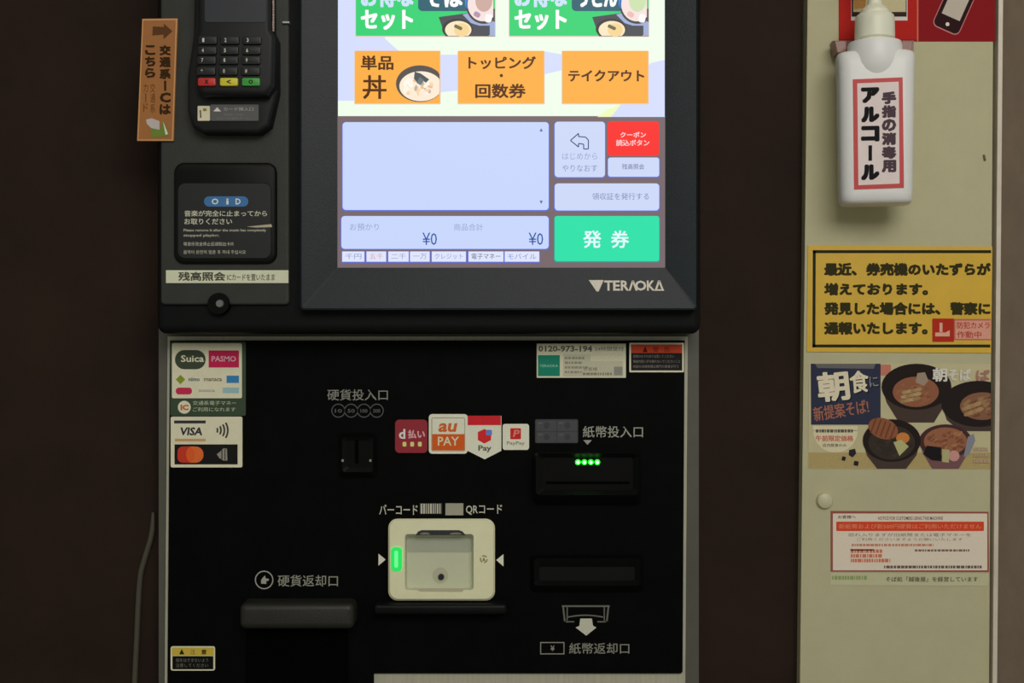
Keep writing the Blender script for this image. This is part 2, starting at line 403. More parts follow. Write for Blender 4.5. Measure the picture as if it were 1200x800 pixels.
# ---- reader plate and labels on the left column
YL = -0.0548
def sticker(name, pts, fill, y, parent, label, fn=None, th=.0003, edge=None, cat=None):
    m = MB(); m.prism(pts, y - th, y + .0002, fill)
    if fn: fn(m, y - th - .00008)
    return m.build(name, parent, label, cat)
b = MB(); b.prism(rr(203, 190, 324, 309, 12), -0.0585, -0.054, black_g, bev=.003, seg=3, smooth=True)
b.prism(rr(208, 214, 318, 303, 9), -0.0592, -0.0583, mat('black reader pad', (20, 22, 24), .35, noise=.1), bev=.0006, seg=1)
plate = b.build('touch_reader', M, label='rounded black contactless reader with instructions')
yr = -0.0594
b = MB(); b.flat(rr(239, 230, 291, 242, 6), yr, mat('reader logo blue', (44, 98, 150), .5, noise=.1, nscale=300))
skin = ink((190, 205, 214))
b.text('O', 248, 232.5, 256, 239.5, yr - .0001, skin, .03); b.text('i', 265, 232.5, 268, 239.5, yr - .0001, skin, .02); b.text('D', 276, 232.5, 282, 239.5, yr - .0001, skin, .03)
b.build('blue_mark', plate)
pg = ink((176, 174, 158)); pg2 = ink((150, 148, 136)); b = MB()
b.text('音楽が完全に止まってから', 216, 246.5, 313, 253.5, yr, pg, .015); b.text('お取りください', 216, 256, 272, 263, yr, pg, .015)
b.flat([(289, 265.5), (318, 262.5), (319, 266), (300, 266.5)], yr, ink((160, 150, 130)))
b.text('Please remove it after the music has completely', 215, 268, 312, 272, yr, pg2, .03); b.text('stopped playing.', 215, 274, 257, 278, yr, pg2, .03)
b.text('等音乐完全停止后请取出卡片', 215, 283.5, 274, 288, yr, pg, .0); b.text('음악이 완전히 멈춘 후 꺼내 주십시오', 215, 293, 288, 297.5, yr, pg, .0)
b.build('lettering', plate)
o = sticker('sticker', rr(194.5, 316.5, 338, 331.5, .5), mat('pale strip label', (188, 190, 168), .5, noise=.06, nscale=60), YL, M, 'pale strip label across the foot of the column',
  lambda m, y: (m.text('残高照会', 209, 318.5, 264, 329, y, ink((70, 70, 62)), .03), m.text('ICカードを置いたまま', 266, 321, 322, 328.5, y, ink((84, 82, 74)), .01)))

# ---- payment-panel legends
YT = YP - .0002
def legend(fn, label=None, name='lettering', parent=None):
    m = MB(); fn(m, YT); return m.build(name, parent or front, label)
lg = ink((142, 142, 134)); lg2 = ink((78, 80, 80)); lg3 = ink((112, 112, 106)); white_p = ink((196, 194, 180))
legend(lambda m, y: m.text('硬貨投入口', 383.5, 456, 454.5, 469, y, ink((122, 122, 116)), .005), 'grey legend over the coin slot')
def rings(m, y):
    for i in range(4):
        cx = 396.5 + 15 * i
        o_, i_ = ell(cx, 481, 8.2, 8.2, 24), ell(cx, 481, 7.1, 7.1, 24)
        m.ring(o_, y, i_, y, lg2); m.text(['10', '50', '100', '500'][i], cx - 4.2, 479, cx + 4.2, 483.5, y, lg2, .02)
legend(rings, 'row of four coin rings', 'coin_symbols')
def notes(m, y):
    m.flat(rr(627, 491, 677.5, 519, 2), y, ink((58, 59, 62)))
    for i, (a, c) in enumerate(((628.5, 492.5), (653, 492.5), (628.5, 506), (653, 506))):
        m.flat(rr(a, c, a + 23.5, c + 12.3, .8), y - .0001, ink((70, 70, 74)))
        m.flat(ell(a + 12, c + 6, 3.4, 3.8, 14), y - .0002, ink((60, 60, 64))); m.flat(rr(a + 2, c + 2, a + 7, c + 4), y - .0002, ink((84, 84, 86)))
legend(notes, 'four grey banknote pictures', 'note_symbols')
legend(lambda m, y: (m.text('紙幣投入口', 683, 499, 753.5, 512.5, y, lg, .005), m.flat([(683.5, 515.5), (693.5, 515.5), (688.5, 521)], y, lg)), 'grey legend over the bill slot')
def barleg(m, y):
    c = ink((170, 168, 156)); m.text('バーコード', 444.5, 591, 489.5, 603, y, c, .008)
    m.flat(rr(492, 589.5, 518, 602), y, ink((66, 66, 60))); x = 493
    while x < 517: w_ = random.uniform(.6, 2.4); m.flat(rr(x, 590, min(x + w_, 517.6), 601.5), y - .0001, c); x += w_ + random.uniform(.7, 1.5)
    m.flat(rr(522, 589.5, 543, 603.5), y, ink((140, 138, 126)))
    m.text('QRコード', 546, 591, 588.5, 603, y, c, .008)
legend(barleg, 'white legend with a barcode above the code reader')
legend(lambda m, y: m.flat([(443.5, 648.5), (452, 655.5), (443.5, 662.5)], y, white_p), None, 'arrow')
legend(lambda m, y: m.flat([(590, 649), (590, 663.5), (581.5, 656)], y, white_p), None, 'arrow')
def coinret(m, y):
    m.ring(ell(309.5, 679.3, 10.9), y, ell(309.5, 679.3, 9.6), y, lg)
    m.flat([(306, 683.5), (306, 679.5), (308, 676.5), (310.5, 674), (311.3, 677.5), (315, 678), (315, 680), (312, 680.6), (312, 684)], y, lg)
    m.text('硬貨返却口', 325.5, 673.5, 396, 687, y, ink((128, 128, 118)), .005)
legend(coinret, 'grey legend with a hand in a ring over the coin return')
def billret(m, y):
    c = ink((92, 92, 86))
    for pts in (rr(658.5, 709, 714.5, 711), [(659, 711), (661, 711), (663, 729), (661, 729)], [(714, 711), (712, 711), (710, 729), (712, 729)],
                rr(664, 711, 665.3, 727), rr(707.5, 711, 708.8, 727), rr(661, 727.5, 673, 729), rr(700, 727.5, 712, 729)): m.flat(pts, y, c)
    top = [(665 + 42 * i / 12, 722 - 2.2 * math.sin(math.pi * i / 12)) for i in range(13)]
    m.flat(top + [(x, z + 1.6) for x, z in top[::-1]], y, c)
    m.flat([(680, 724.5), (693.5, 724.5), (695, 733), (699, 735), (687, 744.5), (674.5, 735), (679, 733)], y - .0001, ink((172, 172, 158)))
legend(billret, 'bill outlet picture with a pale down arrow', 'outlet_symbol')
def billtxt(m, y):
    c = ink((120, 120, 112))
    m.ring(rr(633, 752, 661.5, 766.5), y, rr(634.2, 753.2, 660.3, 765.3), y, c); m.text('¥', 645, 756, 650, 762.5, y, c, .02)
    m.text('紙幣返却口', 667, 753, 737.5, 766, y, c, .005)
legend(billtxt, 'grey legend over the bill return')

# ---- coin slot
b = MB()
b.ring(rr(396, 507, 442, 560, 6), -0.0063, rr(401, 512, 437, 553, 4), -0.0115, black_d, True)
b.ring(rr(401, 512, 437, 553, 4), -0.0115, rr(406, 516, 432, 548, 4), -0.0085, black_g, True)
b.flat(rr(406, 516, 432, 548, 4), -0.0085, black_d)
b.prism(rr(416, 514, 420, 543, 1.5), -.0092, -.0085, mat('slot black', (3, 3, 3), .7, spec=.02))
for x in (401.5, 434): b.prism(rr(x - 1.3, 538, x + 1.3, 541, 1), -0.0119, -0.011, mat('pale grey painted glint', (120, 124, 120), .3, noise=.1))  # two highlights on the slot surround, set in as pale chips
b.build('coin_slot', M, label='black coin slot surround')
# ---- bill inlet
b = MB()
b.ring(rr(624, 528, 752, 592, 7), -0.0062, rr(628, 531, 748, 580, 5), -0.026, black_g, True)
b.ring(rr(628, 531, 748, 580, 5), -0.026, rr(636, 536, 742, 574, 4), -0.020, black_g, True)
b.flat(rr(636, 536, 742, 574, 4), -0.020, black_d)
b.prism(rr(640, 564, 738, 567, 1), -.0205, -.02, mat('slot black', (3, 3, 3), .7, spec=.02))
inlet = b.build('bill_inlet', M, label='raised black bill inlet with green lights')
for i in range(4):
    c = W(677.3 + 7.55 * i, 541.4, -.0205); b = MB()
    b.cyl((c.x, -0.0195, c.z), (c.x, -.0215, c.z), .0027, .0025, glow('green lamp rim', (10, 255, 30), 2.2), 14)
    b.cyl((c.x, -0.0212, c.z), (c.x, -.0221, c.z), .00155, .0011, glow('green lamp core', (215, 255, 215), 3), 12)
    b.build('lamp', inlet, label='small green light')
# ---- bill outlet
b = MB()
b.ring(rr(621, 650, 754, 694, 6), -0.0062, rr(626, 654, 750, 686, 4), -0.014, black_d, True)
b.ring(rr(626, 654, 750, 686, 4), -0.014, rr(632, 664, 744, 680, 3), -0.0075, black_g, True)
b.flat(rr(632, 664, 744, 680, 3), -0.0075, black_g)
b.build('bill_outlet', M, label='low black bill outlet')
# ---- coin return cup
b = MB(); hood = mat('dark grey hood plastic', (27, 27, 24), .5, noise=.12, nscale=50, bump=.2, bscale=700)
b.prism(rr(280, 707, 415, 738, 8), -0.030, -0.0058, hood, bev=.009, seg=5, smooth=True)
b.build('coin_return_hood', M, label='rounded dark grey hood over the coin return')
b = MB(); b.prism(rr(288, 738, 408, 860, 6), -0.0075, -0.0058, mat('slot black', (3, 3, 3), .7, spec=.02)); b.build('coin_cup', M)
# ---- code reader
cr = mat('cream scanner plastic', (202, 197, 166), .45, noise=.03, nscale=60, bump=.1, bscale=900)
b = MB()
oo = rr(455, 607.5, 580, 703.5, 11, 6); o2 = rr(457, 609.5, 578, 701.5, 10, 6); ii = rr(474.5, 625.5, 555, 691, 3.5, 6)
b.ring(oo, -.006, oo, -.0165, cr, False); b.ring(oo, -.0165, o2, -.0185, cr, True); b.ring(o2, -.0185, ii, -.0185, cr)
scan = b.build('code_reader', M, label='cream framed barcode reader with a recessed window')
win = mat('grey green window lining', (172, 174, 152), .5, noise=.03, nscale=60); win2 = mat('lining upper shade', (146, 150, 134), .5, noise=.03, nscale=60)
b = MB(); back_ = rr(479, 646, 551, 686, 3.5, 6)
b.ring(ii, -.0185, rr(477, 629, 553, 689, 3.5, 6), -.009, win, True)
b.flat(rr(476, 627, 554, 690, 3.5, 6), -.0088, win)
b.flat(rr(477.5, 629, 552.5, 647, 2), -.0091, win2)  # shade in the top of the recess, put into the lining colour
b.flat(ell(516, 674, 9, 9.5, 24), -.0092, mat('lens surround', (160, 160, 138), .5)); b.build('window_lining', scan)
b = MB(); c = W(517, 675.5, -.009); b.cyl((c.x, -.0088, c.z), (c.x, -.0112, c.z), .0030, .0027, mat('dark lens', (30, 32, 42), .15, noise=.05), 20); b.build('lens', scan, label='small dark lens')
b = MB(); dkw = mat('dark smoked strip', (40, 42, 46), .3, noise=.15, nscale=200)
b.flat([(487, 627), (490, 622.5), (494, 621), (538, 621), (542, 622.5), (546, 627)], -.0187, dkw)
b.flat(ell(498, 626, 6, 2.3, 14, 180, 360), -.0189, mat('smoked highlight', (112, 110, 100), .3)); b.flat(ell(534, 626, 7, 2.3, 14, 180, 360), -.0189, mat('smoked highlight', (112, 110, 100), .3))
b.build('dark_strip', scan, label='smoked strip above the window')
b = MB(); b.flat([(489, 691), (493, 689), (540, 689), (544, 691), (541, 693.3), (492, 692.8)], -.0187, mat('lip shade plastic', (160, 156, 132), .5, noise=.03)); b.build('window_lip', scan)
b = MB(); b.prism(rr(458.3, 641, 471, 669, 4.5), -.0200, -.0184, glow('green indicator', (38, 225, 92), 1.0), bev=.0006, seg=2)
b.prism(rr(462, 645, 466.5, 665, 2), -.0203, -.0199, glow('green indicator core', (110, 250, 150), 1.0)); b.build('indicator_light', scan, label='green oblong light left of the window')
b = MB(); br = ink((132, 116, 86))
for k in range(3):
    a = 120 * k; P_ = ell(567, 655, 4.6, 4.6, 8, a, a + 85) + ell(567, 655, 3.2, 3.2, 8, a, a + 85)
    b.raw([W(x, z, -.0187) for x, z in P_], [[i, i + 1, 10 + i, 9 + i] for i in range(8)], br)
b.flat([(565, 657), (567, 652.5), (569, 657)], -.0187, br); b.build('recycle_mark', scan)
b = MB(); b.prism(rr(438, 708, 594, 720, 4), -.026, -.0058, black_g, bev=.004, seg=4, smooth=True); b.build('reader_ledge', M, label='black ledge under the code reader')

# ---- stickers on the panel
ys = -0.0062
dgreen = mat('dark green sticker', (40, 58, 40), .5, noise=.08, nscale=60)
def logos(m, y):
    m.prism(rr(201.5, 402, 283.5, 466.5, 2), y - .0002, y, paper); y -= .0003
    m.flat(rr(205, 410, 241, 432.5, 11), y, ink((58, 66, 52))); m.text('Suica', 212, 416, 239, 424, y - .0001, paper, .02); pass
    m.flat(rr(244.5, 410.5, 280, 430.5), y, ink((172, 36, 74))); m.text('PASMO', 248, 417, 276.5, 423.5, y - .0001, ink((214, 150, 166)), .02)
    m.flat([(211.5, 439), (217, 444.5), (211.5, 450), (206, 444.5)], y, ink((120, 138, 40)))
    m.text('nimo', 221, 442, 234, 446.5, y, ink((60, 84, 110)), .03); m.text('manaca', 239, 443, 260, 446.5, y, ink((96, 88, 74)), .02)
    m.flat(rr(265.5, 440, 280, 448.5), y, ink((52, 116, 166))); m.flat(rr(206, 454, 225, 462, 3.5), y, ink((176, 44, 76)))
    m.text('SUGOCA', 233, 456.5, 252, 459, y, ink((100, 106, 116)), .02); m.flat(rr(261, 454, 280, 460.5), y, ink((134, 168, 176)))
    m.flat(ell(216, 477, 7.6, 7.6, 24), y, paper); m.text('IC', 211.5, 474, 221, 480.5, y - .0001, ink((168, 92, 60)), .05)
    m.text('交通系電子マネー', 226, 469.5, 277, 474.5, y, ink((170, 176, 150)), .0); m.text('ご利用になれます', 226, 477, 276, 482, y, ink((170, 176, 150)), .0)
sticker('sticker', rr(199.5, 400.5, 288, 487, 2), dgreen, ys, M, 'cream and dark green sticker of transport card logos', logos)
def visa(m, y):
    m.flat(rr(204, 492.5, 241, 496), y, ink((52, 46, 56))); m.text('VISA', 210, 500.5, 237, 510, y, ink((48, 46, 56)), .035, skew=.15)
    m.flat(rr(205, 514, 241, 517), y, ink((176, 140, 96)))
    for k, r in enumerate((6, 10, 14, 18)):
        P = ell(250, 504, r, r, 10, -32, 32); Q = ell(250, 504, r - 2.1, r - 2.1, 10, -32, 32)
        m.raw([W(x, z, y) for x, z in P + Q], [[i, i + 1, 11 + i + 1, 11 + i] for i in range(10)], ink((62, 60, 58)))
    m.flat(rr(204.5, 520.5, 278.5, 544), y, ink((24, 24, 24)))
    m.flat(rr(208, 523, 238.5, 542, 9), y - .0001, ink((206, 96, 48))); m.flat(rr(208, 523, 226, 542, 6), y - .00015, ink((176, 54, 38))); m.flat(ell(223, 532.5, 5, 8.5), y - .0002, ink((204, 84, 40)))
    m.flat([(254, 532), (258, 529), (262, 525), (266, 525.5), (266.5, 539.5), (262, 539.5), (257, 536.5)], y - .0001, ink((130, 128, 118)))
    m.flat(rr(259.5, 527, 260.6, 538), y - .0002, ink((40, 40, 40))); m.flat(rr(263.2, 526, 264.2, 539), y - .0002, ink((40, 40, 40)))
sticker('sticker', rr(200, 488, 284, 547.5, 2), paper, ys - .0001, M, 'cream card logo sticker with a black lower half', visa)
def tel(m, y):
    m.text('0120-973-194', 631, 405, 694, 412, y, ink((88, 86, 74)), .03); m.text('24時間受付', 697, 406, 731, 411, y, ink((110, 108, 94)), .01)
    m.flat(rr(630.5, 416, 656, 440.5), y, ink((30, 116, 96))); m.text('TERAOKA', 632.5, 427, 654, 430, y - .0001, ink((140, 190, 170)), .0)
    m.flat(rr(660, 415, 730, 441), y, ink((170, 168, 148))); m.lines(662, 418, 690, 440, 4, y - .0001, ink((130, 128, 112)))
    m.text('お客様', 684, 430, 700, 434.5, y - .0001, ink((100, 98, 88)), 0); m.lines(683, 436.5, 717, 440, 1, y - .0001, ink((120, 118, 100)), 0, .8)
    m.flat(rr(692, 415.5, 730, 423), y - .0001, ink((184, 182, 158))); m.flat(rr(719.5, 429.5, 729.5, 439.5), y - .0001, ink((128, 128, 120)))
sticker('sticker', rr(629, 402.5, 733.5, 442.5), mat('off white label', (186, 184, 160), .5, noise=.04, nscale=80), ys, M, 'off-white service phone label with a green square', tel)
def warn(m, y):
    m.flat(rr(739.5, 403.5, 799.5, 413.5), y, ink((176, 66, 44))); m.flat(rr(739.5, 413.5, 799.5, 434), y, ink((34, 32, 32)))
    m.flat([(753, 412.5), (756, 405.5), (759, 412.5)], y - .0001, ink((90, 20, 16))); m.text('警', 765, 406, 772, 412.5, y - .0001, ink((110, 28, 22)), .0); m.text('告', 778, 406, 785, 412.5, y - .0001, ink((110, 28, 22)), .0)
    m.text('感電のおそれあり注意してください', 742, 415.5, 790, 419, y - .0001, ink((120, 116, 110)), 0); m.text('機械内部に手を触れないでくださいこと', 742, 421.5, 797, 425, y - .0001, ink((120, 116, 110)), 0); m.text('内部の点検修理は専門の係員が行う', 742, 427.5, 795, 431, y - .0001, ink((120, 116, 110)), 0)
sticker('sticker', rr(737.5, 401.5, 801.5, 436, 1), paper, ys, M, 'red and black warning label at the panel corner', warn)
def caut(m, y):
    m.flat(rr(201.5, 758.5, 250.5, 768), y, ink((178, 156, 62))); m.flat(rr(202, 768.5, 250, 784), y, ink((14, 14, 12)))
    m.flat([(210, 766.5), (213, 760), (216, 766.5)], y - .0001, ink((24, 34, 16))); m.text('注', 223, 760.5, 229, 766.5, y - .0001, ink((90, 78, 30)), .0); m.text('意', 236, 760.5, 242, 766.5, y - .0001, ink((30, 26, 14)), .02)
    m.text('指をはさまないよう', 206, 771, 244, 775.5, y - .0001, ink((104, 102, 92)), 0); m.text('注意してください', 206, 777, 244, 781.5, y - .0001, ink((104, 102, 92)), 0)
sticker('sticker', rr(200, 757, 252, 785.5, 2.5), paper, ys, M, 'small yellow and black caution label at lower left', caut)
def dpay(m, y):
    m.text('d', 467.5, 502.5, 475, 514, y, ink((226, 196, 196)), .03); m.text('払い', 478, 503.5, 498, 513.5, y, ink((206, 150, 156)), .03)
    for x in (474, 483, 492): m.flat(rr(x - 2.2, 517.5, x + 2.2, 523, 1.2), y, ink((236, 190, 120)))
sticker('sticker', rr(463, 491.5, 501, 530.5, 5), mat('deep red sticker', (128, 22, 36), .45, noise=.08, nscale=80), ys, M, 'deep red rounded payment sticker', dpay)
def aupay(m, y):
    m.flat(rr(506.5, 508.5, 544.5, 527.5), y, ink((190, 84, 34))); m.ring(rr(505.5, 489, 545, 528.5, 2), y + .00002, rr(506.5, 490, 544.2, 527.7, 1), y + .00002, ink((150, 140, 116)))
    m.text('au', 513, 495.5, 534, 506, y, ink((186, 92, 40)), .03, skew=.2); m.text('PAY', 513, 511.5, 538, 522, y - .0001, ink((214, 190, 160)), .015)
sticker('sticker', rr(502.5, 485, 548, 531.5, 4), mat('pale payment sticker', (208, 202, 182), .45, noise=.04, nscale=80), ys - .0003, M, 'pale sticker with an orange lower half', aupay)
def mer(m, y):
    m.flat(rr(548, 487, 587, 498), y, ink((186, 38, 46)))
    m.flat([(560, 506), (567.5, 502.5), (575.5, 506), (575.5, 515.5), (567.5, 519.5), (560, 515.5)], y, ink((192, 42, 46))); m.flat(rr(569.5, 503.5, 576.5, 510, 1.5), y - .0001, ink((96, 118, 186)))
    m.text('Pay', 560.5, 521.5, 576, 530, y, ink((90, 86, 76)), .03)
sticker('sticker', [(548, 487), (587.5, 487), (587.5, 528), (568, 538), (548, 528)], mat('pale payment sticker', (208, 202, 182)), ys, M, 'pale pointed sticker with a red top band', mer)
def pp(m, y):
    m.flat(rr(598, 501.5, 610.5, 514.5, 1), y, ink((186, 40, 40))); m.text('P', 601, 503.5, 608, 512, y - .0001, ink((214, 120, 116)), .02, skew=.2); m.text('PayPay', 594, 517, 615, 522, y, ink((132, 126, 112)), .02)
sticker('sticker', rr(589, 496.5, 620, 527, 3), mat('pale payment sticker', (208, 202, 182)), ys - .0002, M, 'small pale square sticker with a red symbol', pp)

# ---------------------------------------------------------------- card terminal on the column
c = W(274, 160, -.055)
term = thing('card_terminal', (c.x, -0.0546, c.z), 'black handheld-style card payment terminal with keypad, mounted on the column left of the screen', 'card terminal')
tm = mat('black terminal plastic', (18, 19, 21), .5, noise=.12, nscale=70, bump=.15, bscale=900, spec=.3)
b = MB()
b.prism([(219, 88), (226, 40), (230, -140), (318, -140), (320, 36), (325, 46), (325, 108), (316, 147), (304, 156), (238, 156), (225, 148), (219, 130)], -0.070, -0.05455, tm, bev=.004, seg=3, smooth=True)
b.prism([(229, 40), (231, 34), (231, -130), (317, -130), (317, 34), (322, 42), (321, 100), (313, 112), (238, 112), (229, 103)], -0.084, -0.068, tm, bev=.005, seg=4, smooth=True)
b.build('body', term)
b = MB(); b.prism(rr(240, -100, 312, 26, 3), -.0846, -.0835, mat('unlit terminal display', (42, 44, 50), .25, noise=.05, nscale=40)); b.build('terminal_display', term, label='unlit dark grey display')
b = MB()
for k in range(13):
    b.prism(rr(319.3 + random.uniform(-.2, .2), -2 + k * 3, 321.2, .6 + k * 3, .6), -.0795, -.0775, mat('rose chrome', (150, 128, 120), .3, noise=.3, nscale=900))
b.prism([(322.6, 44), (323.8, 46), (323.4, 78), (321.8, 80)], -.0745, -.069, mat('cool chrome', (96, 104, 110), .3, noise=.1)); b.build('edge_strip', term, label='thin bright metal edge')
keym = mat('black key rubber', (20, 21, 23), .5, noise=.1, nscale=100); wnum = ink((178, 178, 174)); gsub = ink((62, 66, 68))
rows = [47, 59, 70.5, 83.2]; cols = [243, 269, 295]; digs = ['1', '2', '3', '4', '5', '6', '7', '8', '9', '*', '0', '#']
for i in range(12):
    cx, cz = cols[i % 3] - (i // 3) * .6, rows[i // 3]; m = MB()
    m.prism(rr(cx - 11, cz - 4.8, cx + 11, cz + 4.8, 2), -.0865, -.083, keym, bev=.0009, seg=2, smooth=True)
    m.text(digs[i], cx - 6.0, cz - 2.4, cx - 3.6, cz + 2.2, -.0867, wnum, .02)
    if 0 < i < 9: m.text(['', 'ABC', 'DEF', 'GHI', 'JKL', 'MNO', 'PQRS', 'TUV', 'WXYZ'][i], cx - 1, cz - 2, cx + 7, cz + 1, -.0867, gsub, .0)
    m.build('key', term)
for cx, c, t, lb in ((242, (168, 38, 38), 'x', 'red key'), (268, (186, 176, 52), '<', 'yellow key'), (293.8, (56, 138, 58), 'o', 'green key')):
    m = MB(); m.prism(rr(cx - 10.5, 91, cx + 10.5, 100.5, 2), -.0868, -.083, mat(lb + ' rubber', c, .45, noise=.08, nscale=100), bev=.001, seg=2, smooth=True)
    m.text(t, cx - 2.5, 93.2, cx + 2.5, 98.2, -.087, ink((40, 34, 24)), .02); m.build('key', term, label=lb)
b = MB(); b.prism(rr(231.5, 124, 246, 141.5, 1), -.0711, -.0695, mat('cream card icon', (190, 184, 158), .5, noise=.05), bev=.0002, seg=1)
b.flat(rr(238, 127, 242, 130), -.0713, ink((120, 110, 60))); b.flat([(234, 129), (235.4, 129), (236, 138), (234.5, 138)], -.0713, ink((50, 48, 44))); b.build('card_icon', term, label='cream card symbol')
b = MB(); b.prism(rr(246.5, 122.5, 303, 141.5, 1), -.0711, -.0695, mat('grey slot label', (72, 72, 74), .5, noise=.08))
b.flat([(250, 130.5), (254.5, 125.5), (259, 130.5)], -.0713, ink((190, 188, 184))); b.text('カード挿入口', 262, 125.5, 297, 130, -.0713, ink((146, 144, 140)), .01)
b.text('INSERT CARD', 262, 133, 286, 135.5, -.0713, ink((112, 110, 108)), 0); b.text('ICカード磁気カード', 254, 137, 292, 140, -.0713, ink((112, 110, 108)), 0); b.build('slot_label', term, label='grey label under the keypad')

# ---------------------------------------------------------------- orange sign
osg = [(166.5, 22), (208, 21.5), (203, 165), (160.5, 165)]
c = W(184, 165, -.056)
sign = thing('hanging_sign', (c.x, -.0555, c.z), 'narrow upright orange sign with an arrow, stuck to the left edge of the machine', 'sign')
b = MB(); b.prism(osg, -.0575, -.0548, mat('pale orange sign edge', (180, 130, 82), .5, noise=.05, nscale=60), bev=.0003, seg=1)
b.build('panel', sign)
b = MB(); b.flat([(168, 24), (206, 23.5), (201.3, 163), (162.3, 163)], -.0577, mat('orange sign face', (140, 88, 38), .5, noise=.08, nscale=50))
y = -.0579; bk = ink((52, 34, 16)); bg = ink((94, 60, 24))
b.flat([(179, 31), (192, 31.5), (192, 27.5), (202, 36.5), (191.5, 46), (191.7, 40.5), (178.5, 41.5)], y, ink((84, 54, 34)))
b.vtext('交通系ICは', 187, 52, 200, 135, y, bk, .05); b.vtext('こちら', 170, 52, 182, 92, y, bk, .05)
b.vtext('交通系', 176, 97, 182, 133, y, bg, .0); b.vtext('カード', 168, 97, 173.5, 132, y, bg, .0)
b.flat([(171, 140), (178, 138.5), (187, 142), (187, 152.5), (178, 151), (172, 145)], y, ink((168, 160, 158)))
b.flat([(177, 150), (187, 152), (192, 141), (198, 159), (177, 161)], y - .0001, ink((98, 118, 52))); b.flat([(191, 142), (197, 157), (194, 158)], y - .0002, ink((190, 196, 180)))
b.build('face_print', sign)

# ---------------------------------------------------------------- cable at the left
b = MB(); pts = [(179.5, 600), (178, 625), (171, 650), (165, 672), (162.5, 700), (160.5, 745), (158, 800), (155, 900), (155, 1300), (157, 1900)]
cm = mat('grey cable sheath', (62, 60, 50), .5, noise=.1, nscale=40)
yc_ = 0.0192
cu = []
for i in range(len(pts) - 1):
    for k in range(5):
        t_ = k / 5; p0 = pts[max(i - 1, 0)]; p1 = pts[i]; p2 = pts[i + 1]; p3 = pts[min(i + 2, len(pts) - 1)]
        f = lambda a, b_, c_, d_: .5 * (2 * b_ + (c_ - a) * t_ + (2 * a - 5 * b_ + 4 * c_ - d_) * t_ ** 2 + (3 * b_ - a - 3 * c_ + d_) * t_ ** 3)
        cu.append((f(p0[0], p1[0], p2[0], p3[0]), f(p0[1], p1[1], p2[1], p3[1])))
zf = lambda p: W(p[0], p[1], yc_)
n = 10; V = []; F = []
cu = [p for p in cu if zf(p).z > 0.01]
for j, p in enumerate(cu):
    q = zf(p); r = .0028 if j > 4 else .0015 + j * .0003
    q = Vector((q.x, yc_, q.z))
    d0 = zf(cu[min(j + 1, len(cu) - 1)]) - zf(cu[max(j - 1, 0)]); d0.y = 0; d0.normalize(); u = Vector((d0.z, 0, -d0.x)); v = Vector((0, 1, 0))
    for i in range(n): a = 2 * math.pi * i / n; V.append(q + u * r * math.cos(a) + v * r * math.sin(a))
for j in range(len(cu) - 1):
    for i in range(n): F.append([j * n + i, j * n + (i + 1) % n, (j + 1) * n + (i + 1) % n, (j + 1) * n + i])
b.raw(V, F, cm, True); b.raw(V[:n], [list(range(n))], cm)
b.build('power_cable', None, 'thin dark grey cable running down the left edge of the machine to the floor', 'cable')

# ---------------------------------------------------------------- things on the cream wall
yw = YC
def notice(name, pts, fill, label, cat, fn, th=.0005, parent=None):
    m = MB(); m.prism(pts, yw - th, yw, fill)
    root = m.build(name, None, label, cat)
    p = MB(); fn(p, yw - th - .0001); p.build('print', root); return root
# red poster
def redp(m, y):
    m.flat([(983.5, -180), (1075, -180), (1075, 46.5), (983.5, 46.5)], y, ink((158, 34, 30)))
    m.flat(rr(1074.5, -180, 1076.3, 48.5), y - .0001, ink((190, 90, 76)))
    m.flat(rr(997.5, -150, 1063.5, 24), y - .0001, ink((190, 184, 178))); m.flat(rr(998, -150, 1062.5, 19.5), y - .0002, ink((50, 36, 34))); m.flat(rr(1000, -148, 1061.5, 14), y - .0003, ink((172, 164, 132)))
    m.flat([(1000, -3), (1015, -6), (1014, 9), (1001, 11)], y - .0004, ink((166, 122, 70)))
    ph = rot(rr(1107, -40, 1139, 38, 6), 1123, 0, 24)
    m.flat(rot(rr(1106, -41, 1140, 39.5, 7), 1123, 0, 24), y - .0001, ink((176, 110, 112))); m.flat(ph, y - .0002, ink((42, 22, 26)))
    m.flat(rot(rr(1111.5, -28, 1134.5, 22, .5), 1123, 0, 24), y - .0003, ink((170, 160, 150)))
    m.flat(rot(ell(1123, 31, 2.3, 2.3, 12), 1123, 0, 24), y - .0003, ink((200, 192, 184)))
notice('poster', [(983, -180), (1166, -180), (1166, 48.5), (1075.5, 48.5), (983, 47.5)], mat('crimson poster paper', (120, 10, 18), .6, spec=.15, noise=.05, nscale=40),
       'red poster with a phone picture at the top right, behind the pump bottle', 'poster', redp)
